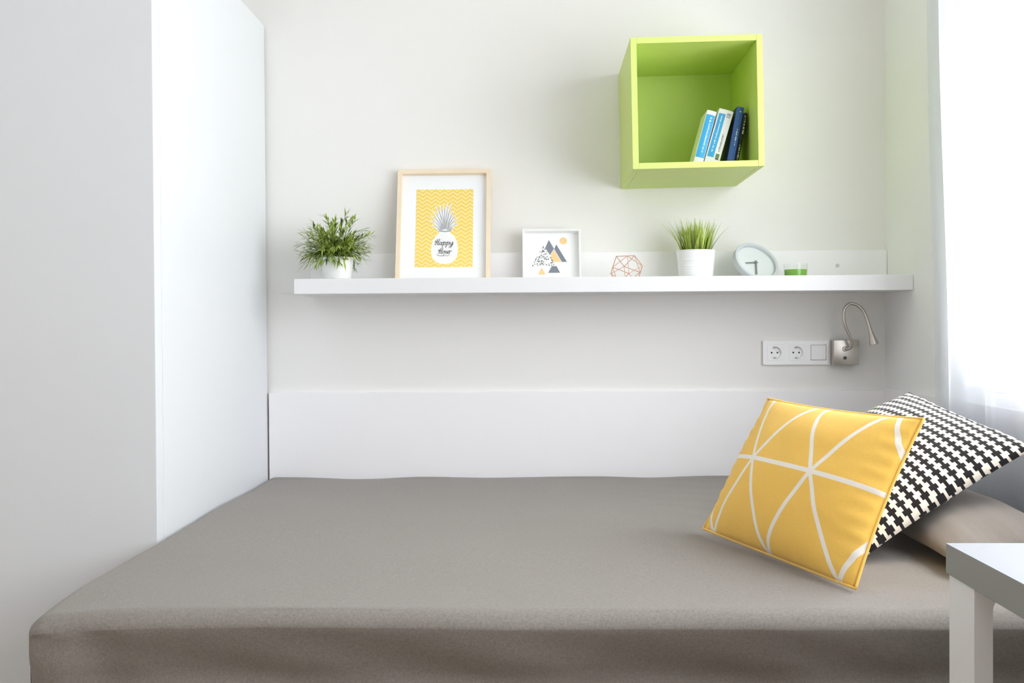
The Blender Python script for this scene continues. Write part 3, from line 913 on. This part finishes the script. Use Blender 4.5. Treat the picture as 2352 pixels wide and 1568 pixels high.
for k in range(130):
    az = rp.uniform(0, 2 * math.pi); el = math.radians(rp.choice([rp.uniform(4, 45), rp.uniform(30, 88), rp.uniform(-16, 20)]))
    L = rp.uniform(.062, .098) * (1.0 + .48 * max(0, math.sin(el)) ** 2)
    r0 = rp.uniform(0, .035)
    st = Vector((math.cos(az) * r0, math.sin(az) * r0, hp))
    out_d = Vector((math.cos(az) * math.cos(el), math.sin(az) * math.cos(el), math.sin(el)))
    mid = st + Vector((out_d.x * .35, out_d.y * .35, abs(out_d.z) * .45 + .28)) * L
    end = st + out_d * L + Vector((0, 0, .010))
    if end.y > .098: end.y = .098
    pts = spline([st, mid, end], 6)
    tube(stems, pts, [.0011 - .0007 * i / (len(pts) - 1) for i in range(len(pts))], 4)
    nl = rp.randint(14, 19)
    for i in range(nl):
        t_ = .30 + .70 * (i + 1) / nl
        f_ = t_ * (len(pts) - 1); i0 = min(int(f_), len(pts) - 2)
        p = pts[i0].lerp(pts[i0 + 1], f_ - i0); tg = (pts[i0 + 1] - pts[i0]).normalized()
        side = tg.cross(Vector((rp.uniform(-1, 1), rp.uniform(-1, 1), rp.uniform(-1, 1)))).normalized()
        d = (tg * rp.uniform(.7, 1.4) + side * rp.uniform(.35, .9) + Vector((0, 0, .1)))
        LL = rp.uniform(.020, .034)
        e_ = p + d.normalized() * LL
        if e_.y > .108: continue
        leaf(fol, lay, p, d, Vector((0, 0, 1)), LL, rp.uniform(.0046, .0074), tint_leaf(rp, min(1, max(0, rp.gauss(.55, .30)))))
me = finish(fol, 'foliage'); fo = obj('foliage', me, M['leaf'], p1_); fo['kind'] = 'stuff'
obj('stems', stems, M['stem'], p1_, smooth=True)['kind'] = 'stuff'

p2_ = potted('potted_plant', 'spiky green grass in a white ribbed pot beside the clock', (.5045, -.140, SZF), .0520, .0615, .1080)
gr = bmesh.new(); lay = gr.loops.layers.float_color.new('leaf_tint'); rp = random.Random(5)
for k in range(230):
    az = rp.uniform(0, 2 * math.pi); r0 = .046 * math.sqrt(rp.random())
    st = Vector((math.cos(az) * r0, math.sin(az) * r0, .095))
    az2 = az + rp.uniform(-.5, .5)
    spread = (r0 / .046) ** 1.6 * rp.uniform(.15, .85) + rp.uniform(0, .12)
    L = rp.uniform(.075, .122)
    W = rp.uniform(.0030, .0058)
    sd = Vector((-math.sin(az2 + rp.uniform(-1, 1)), math.cos(az2), 0)).normalized()
    c0 = tint_leaf(rp, min(1, max(0, rp.gauss(.42, .25)))); c1 = tint_leaf(rp, min(1, max(0, rp.gauss(.88, .22))))
    prev = None
    for i in range(6):
        s_ = i / 5
        p = st + Vector((math.cos(az2) * spread * (s_ ** 1.35) * L * .75, math.sin(az2) * spread * (s_ ** 1.35) * L * .75, L * s_ * (1 - .22 * spread * s_)))
        p.y = min(p.y, .105)
        w_ = W * (1 - s_ ** 1.6) * .5 + .0002
        a = gr.verts.new(p + sd * w_); b = gr.verts.new(p - sd * w_)
        if prev:
            f = gr.faces.new((prev[0], prev[1], b, a))
            cc = tuple(x + (y - x) * s_ for x, y in zip(c0, c1)); color_faces(gr, lay, f, cc)
        prev = (a, b)
me = finish(gr, 'grass_blades'); go = obj('grass_blades', me, M['leaf'], p2_); go['kind'] = 'stuff'

# ------------------------------------------------------------------ clock
nC = Vector((.30, -.757, .58)).normalized()
upC = (Vector((0, 0, 1)) - nC * nC.z).normalized(); rtC = upC.cross(nC)
rtC = -nC.cross(upC)
RC = .0750; DC = .027
zc = SZF + RC * math.sqrt(1 - nC.z ** 2) + DC * max(0, 0) + .0006
back_drop = 0
Cc = Vector((.6965, -.1500, SZF + RC * math.sqrt(1 - nC.z ** 2) + DC * nC.z - .0035))
ck = thing('alarm_clock', 'round pale grey clock leaning back between grass pot and candle', 'clock', (0, 0, 0))
rtv = upC.cross(nC).normalized()
# local axes: X = right seen from the front, Y = up, Z = out of the dial
Xv = (upC.cross(nC)).normalized()
R3 = Matrix((Xv, upC, nC)).transposed()
ck.matrix_world = Matrix.Translation(Cc) @ R3.to_4x4()
obj('case', lathe([(0, -DC), (RC - .008, -DC), (RC - .003, -DC + .003), (RC, -DC + .006), (RC, -.002), (RC - .0012, 0), (RC - .0085, 0), (RC - .0095, -.001), (RC - .0105, -.012), (0, -.012)], 80), M['grey_clock'], ck, smooth='auto')
obj('dial', lathe([(0, -.0118), (RC - .0108, -.0118), (RC - .0108, -.0112), (0, -.0112)], 64), M['dial'], ck, smooth='auto')
def hand(name, ang, L, w, z):
    bm = bmesh.new(); box(bm, -w / 2, w / 2, -.008, L, z, z + .0010, .0003, 1)
    bmesh.ops.rotate(bm, verts=bm.verts[:], cent=(0, 0, 0), matrix=Matrix.Rotation(-math.radians(ang), 3, 'Z'))
    obj(name, bm, M['hand'], ck)
hand('hour_hand', 266, .038, .0050, -.0085); hand('minute_hand', 199, .052, .0050, -.0072)
obj('hub', lathe([(0, -.0088), (.0045, -.0088), (.0045, -.0058), (.0038, -.005), (0, -.005)], 20), M['hand'], ck, smooth='auto')

# ------------------------------------------------------------------ candle in a glass
cd = thing('candle', 'green candle in a clear glass at the right end of the ledge', 'candle', (.8150, -.160, SZF - .0033))
obj('glass_cup', lathe([(0, .004), (.031, .0035), (.0345, .006), (.0372, .066)], 48), M['cup_glass'], cd, smooth='auto')
obj('wax', lathe([(0, .0055), (.0322, .0065), (.0347, .047), (.030, .0462), (0, .0458)], 40), M['wax'], cd, smooth='auto')
bm = bmesh.new(); tube(bm, [(0, 0, .042), (.0006, 0, .047), (.002, 0, .051)], .0007, 6)
obj('wick', bm, M['white_thread'], cd)

# ------------------------------------------------------------------ triple outlet plate
ox0, ox1, oz0, oz1 = .7449, .9660, .8755, .9555
ot = thing('power_outlet', 'white triple plate with two round sockets and a switch', 'outlet', ((ox0 + ox1) / 2, -.0005, oz0))
hw = (ox1 - ox0) / 2; hh = oz1 - oz0; hc = hh / 2
def plate():
    """frame with three square cut-outs"""
    bm = bmesh.new()
    y0, y1 = -.0115, 0
    cxs = [-.0710, 0.0, .0710]; s = .0255
    xs = [-hw] + [v for c in cxs for v in (c - s, c + s)] + [hw]
    for i in range(len(xs) - 1):
        if i % 2 == 0: box(bm, xs[i], xs[i + 1], y0, y1, 0, hh)
        else:
            box(bm, xs[i], xs[i + 1], y0, y1, 0, hc - s); box(bm, xs[i], xs[i + 1], y0, y1, hc + s, hh)
    bmesh.ops.remove_doubles(bm, verts=bm.verts[:], dist=1e-5)
    inner = [f for f in bm.faces if sum(1 for g_ in bm.faces if False)]
    return bm
po = obj('faceplate', plate(), M['plastic'], ot)
def socket(x):
    bm = bmesh.new(); s = .0253; n = 40; rO, rI, yF, yB = .0205, .0192, -.0105, .0
    sq = []
    for i in range(n):
        a = 2 * math.pi * i / n; c_, s_ = math.cos(a), math.sin(a); k = s / max(abs(c_), abs(s_))
        sq.append(bm.verts.new((c_ * k, -.0120, hc + s_ * k)))
    r1 = [bm.verts.new((rO * math.cos(2 * math.pi * i / n), -.0120, hc + rO * math.sin(2 * math.pi * i / n))) for i in range(n)]
    r2 = [bm.verts.new((rI * math.cos(2 * math.pi * i / n), -.0022, hc + rI * math.sin(2 * math.pi * i / n))) for i in range(n)]
    sb = [bm.verts.new((v.co.x, -.0004, v.co.z)) for v in sq]
    for i in range(n):
        j = (i + 1) % n
        bm.faces.new((sq[i], sq[j], r1[j], r1[i])); bm.faces.new((r1[i], r1[j], r2[j], r2[i])); bm.faces.new((sq[j], sq[i], sb[i], sb[j]))
    bm.faces.new(r2)
    so_ = obj('socket', bm, M['plastic'], ot, smooth='auto'); so_.location.x = x
    for dx in (-.0095, .0095):
        h_ = lathe([(0, 0), (.0029, 0), (.0029, .0006), (0, .0006)], 16)
        bmesh.ops.rotate(h_, verts=h_.verts[:], cent=(0, 0, 0), matrix=Matrix.Rotation(math.radians(90), 3, 'X'))
        ho = obj('pin_hole', h_, M['dark'], so_); ho.location = (dx, -.0022, hc)
    for dz in (-.0165, .0165):
        c_ = obj('earth_clip', boxm(-.0038, .0038, -.0085, -.0024, -.0012, .0012, .0004, 1), M['contact'], so_); c_.location = (0, 0, hc + dz)
socket(-.071); socket(0)
obj('rocker_switch', boxm(.071 - .0245, .071 + .0245, -.0132, -.001, hc - .0245, hc + .0245, .0014), M['plastic'], ot)

# ------------------------------------------------------------------ reading lamp
lp = thing('reading_lamp', 'brushed nickel gooseneck reading lamp beside the sockets', 'lamp', (1.008, -.0005, .8755))
def L(x, y, z): return (x - 1.008, y + .0005, z - .8755)
obj('wall_box', boxm(.9665 - 1.008, 1.0505 - 1.008, -.0440, -.0005, .0, .0815, .003), M['nickel'], lp, smooth='auto')
fl_ = lathe([(0, 0), (.0085, 0), (.0085, .003), (.0065, .005), (0, .005)], 24)
bmesh.ops.rotate(fl_, verts=fl_.verts[:], cent=(0, 0, 0), matrix=Matrix.Rotation(math.radians(90), 3, 'X'))
fo_ = obj('neck_socket', fl_, M['nickel'], lp, smooth='auto'); fo_.location = L(1.0035, -.0440, .9275)
path = spline([L(1.0035, -.046, .9275), L(1.0085, -.058, .9278), L(1.0165, -.066, .9330), L(1.0170, -.072, .9470), L(1.0080, -.075, .9720), L(.9945, -.078, 1.0020), L(.9885, -.080, 1.0320),
               L(.9915, -.082, 1.0580), L(1.0040, -.085, 1.0720), L(1.0180, -.088, 1.0735), L(1.0360, -.091, 1.0640), L(1.0500, -.094, 1.0450), L(1.0585, -.097, 1.0220), L(1.0620, -.099, 1.0080)], 7)
bm = bmesh.new(); tube(bm, path, [.0051 + .00025 * math.sin(i * 2.2) for i in range(len(path))], 12)
obj('gooseneck', bm, M['nickel'], lp, smooth=True)
hd0 = Vector(L(1.0612, -.0985, 1.0115)); hd1 = Vector(L(1.0790, -.104, .9430))
bm = bmesh.new(); n_ = 14; pts_, rad_ = [], []
for i in range(n_ + 1):
    t_ = i / n_; pts_.append(hd0.lerp(hd1, t_)); rad_.append(.0058 if t_ < .34 else .0062 + .0082 * ((t_ - .34) / .66) ** 1.2)
tube(bm, pts_, rad_, 20)
obj('lamp_head', bm, M['nickel'], lp, smooth='auto')
le = lathe([(0, 0), (.0118, 0), (.0118, .0008), (0, .0022)], 20)
lo2 = obj('lens', le, mat('lamp_lens', (225, 225, 220), .3), lp, smooth='auto')
lo2.location = hd1 + (hd1 - hd0).normalized() * .0003
lo2.rotation_euler = (hd1 - hd0).to_track_quat('Z', 'Y').to_euler()
sw = lathe([(0, 0), (.0058, 0), (.0058, .0018), (.0035, .0022), (.003, .005), (0, .0055)], 20)
bmesh.ops.rotate(sw, verts=sw.verts[:], cent=(0, 0, 0), matrix=Matrix.Rotation(math.radians(90), 3, 'X'))
so3 = obj('switch_button', sw, mat('dark_nickel', (90, 86, 80), .35, metal=.8), lp, smooth='auto'); so3.location = L(1.0035, -.0440, .8985)

# ------------------------------------------------------------------ desk corner in the foreground
DX0, DY1, DZ, DTH = .5599, -1.994, .7015, .041
DX1, DY0 = 1.06, -2.62
dk = thing('desk', 'pale grey desk standing in front of the bed', 'desk', ((DX0 + DX1) / 2, (DY0 + DY1) / 2, 0))
do = Vector(((DX0 + DX1) / 2, (DY0 + DY1) / 2, 0))
def dbox(name, x0, x1, y0, y1, z0, z1, mt, bev=.0015):
    return obj(name, boxm(x0 - do.x, x1 - do.x, y0 - do.y, y1 - do.y, z0, z1, bev), M[mt], dk)
top = dbox('desk_top', DX0, DX1, DY0, DY1, DZ - DTH, DZ - .0008, 'desk_edge', .001)
obj('top_surface', boxm(DX0 - do.x, DX1 - do.x, DY0 - do.y, DY1 - do.y, DZ - .0008, DZ, 0), M['desk'], top)
LT = .024
for lx in (DX0 + .0035, DX1 - .0035 - LT):
    for ly0 in (DY1 - .084, DY0 + .004):
        bm = bmesh.new()
        sgn = 1 if lx < 1 * do.x else -1
        # leg board with a quarter-round gusset where it meets the top
        zt = DZ - DTH
        prof = [(0, 0), (LT, 0), (LT, zt - .030)]
        R_ = .022
        for k in range(9):
            a = math.pi - k / 8 * math.pi / 2
            prof.append((LT + R_ + R_ * math.cos(a), zt - .030 + R_ * math.sin(a)))
        prof += [(LT + R_ + .03, zt - .008), (LT + R_ + .03, zt), (0, zt)]
        if sgn < 0: prof = [(LT - x, z) for x, z in prof]
        fr = [bm.verts.new((lx + x - do.x, ly0 - do.y, z)) for x, z in prof]; bk = [bm.verts.new((lx + x - do.x, ly0 + .080 - do.y, z)) for x, z in prof]
        bm.faces.new(fr); bm.faces.new(bk[::-1])
        for k in range(len(prof)):
            j = (k + 1) % len(prof); bm.faces.new((fr[k], bk[k], bk[j], fr[j]))
        obj('leg', bm, M['white'], dk)
dbox('back_panel', .662, DX1 - .05, DY1 - .030, DY1 - .014, .12, DZ - DTH - .001, 'desk')

# ------------------------------------------------------------------ sheer curtain
cu = thing('curtain', 'white sheer curtain hanging in front of the window', 'curtain', (1.10, -1.3, .06))
bm = bmesh.new(); rows, colsn = 56, 520
ztop, zbot = 2.46, .07
grid = []
for i in range(rows + 1):
    z = ztop + (zbot - ztop) * i / rows
    row_ = []
    k = max(0, min(1, (1.9 - z) / 1.1)); k = k * k * (3 - 2 * k)
    y_edge = -.500 - .058 * k
    for j in range(colsn + 1):
        t_ = j / colsn
        y = y_edge + (-4.1 - y_edge) * t_
        ph = t_ * 62 + .6 * noise.noise(Vector((t_ * 19, z * .5, 0)))
        amp = .014 * (.7 + .5 * noise.noise(Vector((t_ * 11, z * .3, 3))))
        x = 1.097 + amp * math.sin(ph * 1.7) + .004 * math.sin(ph * 4.1 + z)
        x = min(x, 1.128)
        row_.append(bm.verts.new((x - 1.10, y + 1.3 + .004 * math.cos(ph * 1.7), z - .06)))
    grid.append(row_)
for i in range(rows):
    for j in range(colsn):
        bm.faces.new((grid[i][j], grid[i][j + 1], grid[i + 1][j + 1], grid[i + 1][j]))
obj('curtain_fabric', bm, M['voile'], cu, smooth=True)
bm = bmesh.new(); tube(bm, [(-.003, .80, 2.41), (-.003, -2.85, 2.41)], .009, 12)
obj('curtain_rail', bm, M['upvc'], cu, smooth='auto')
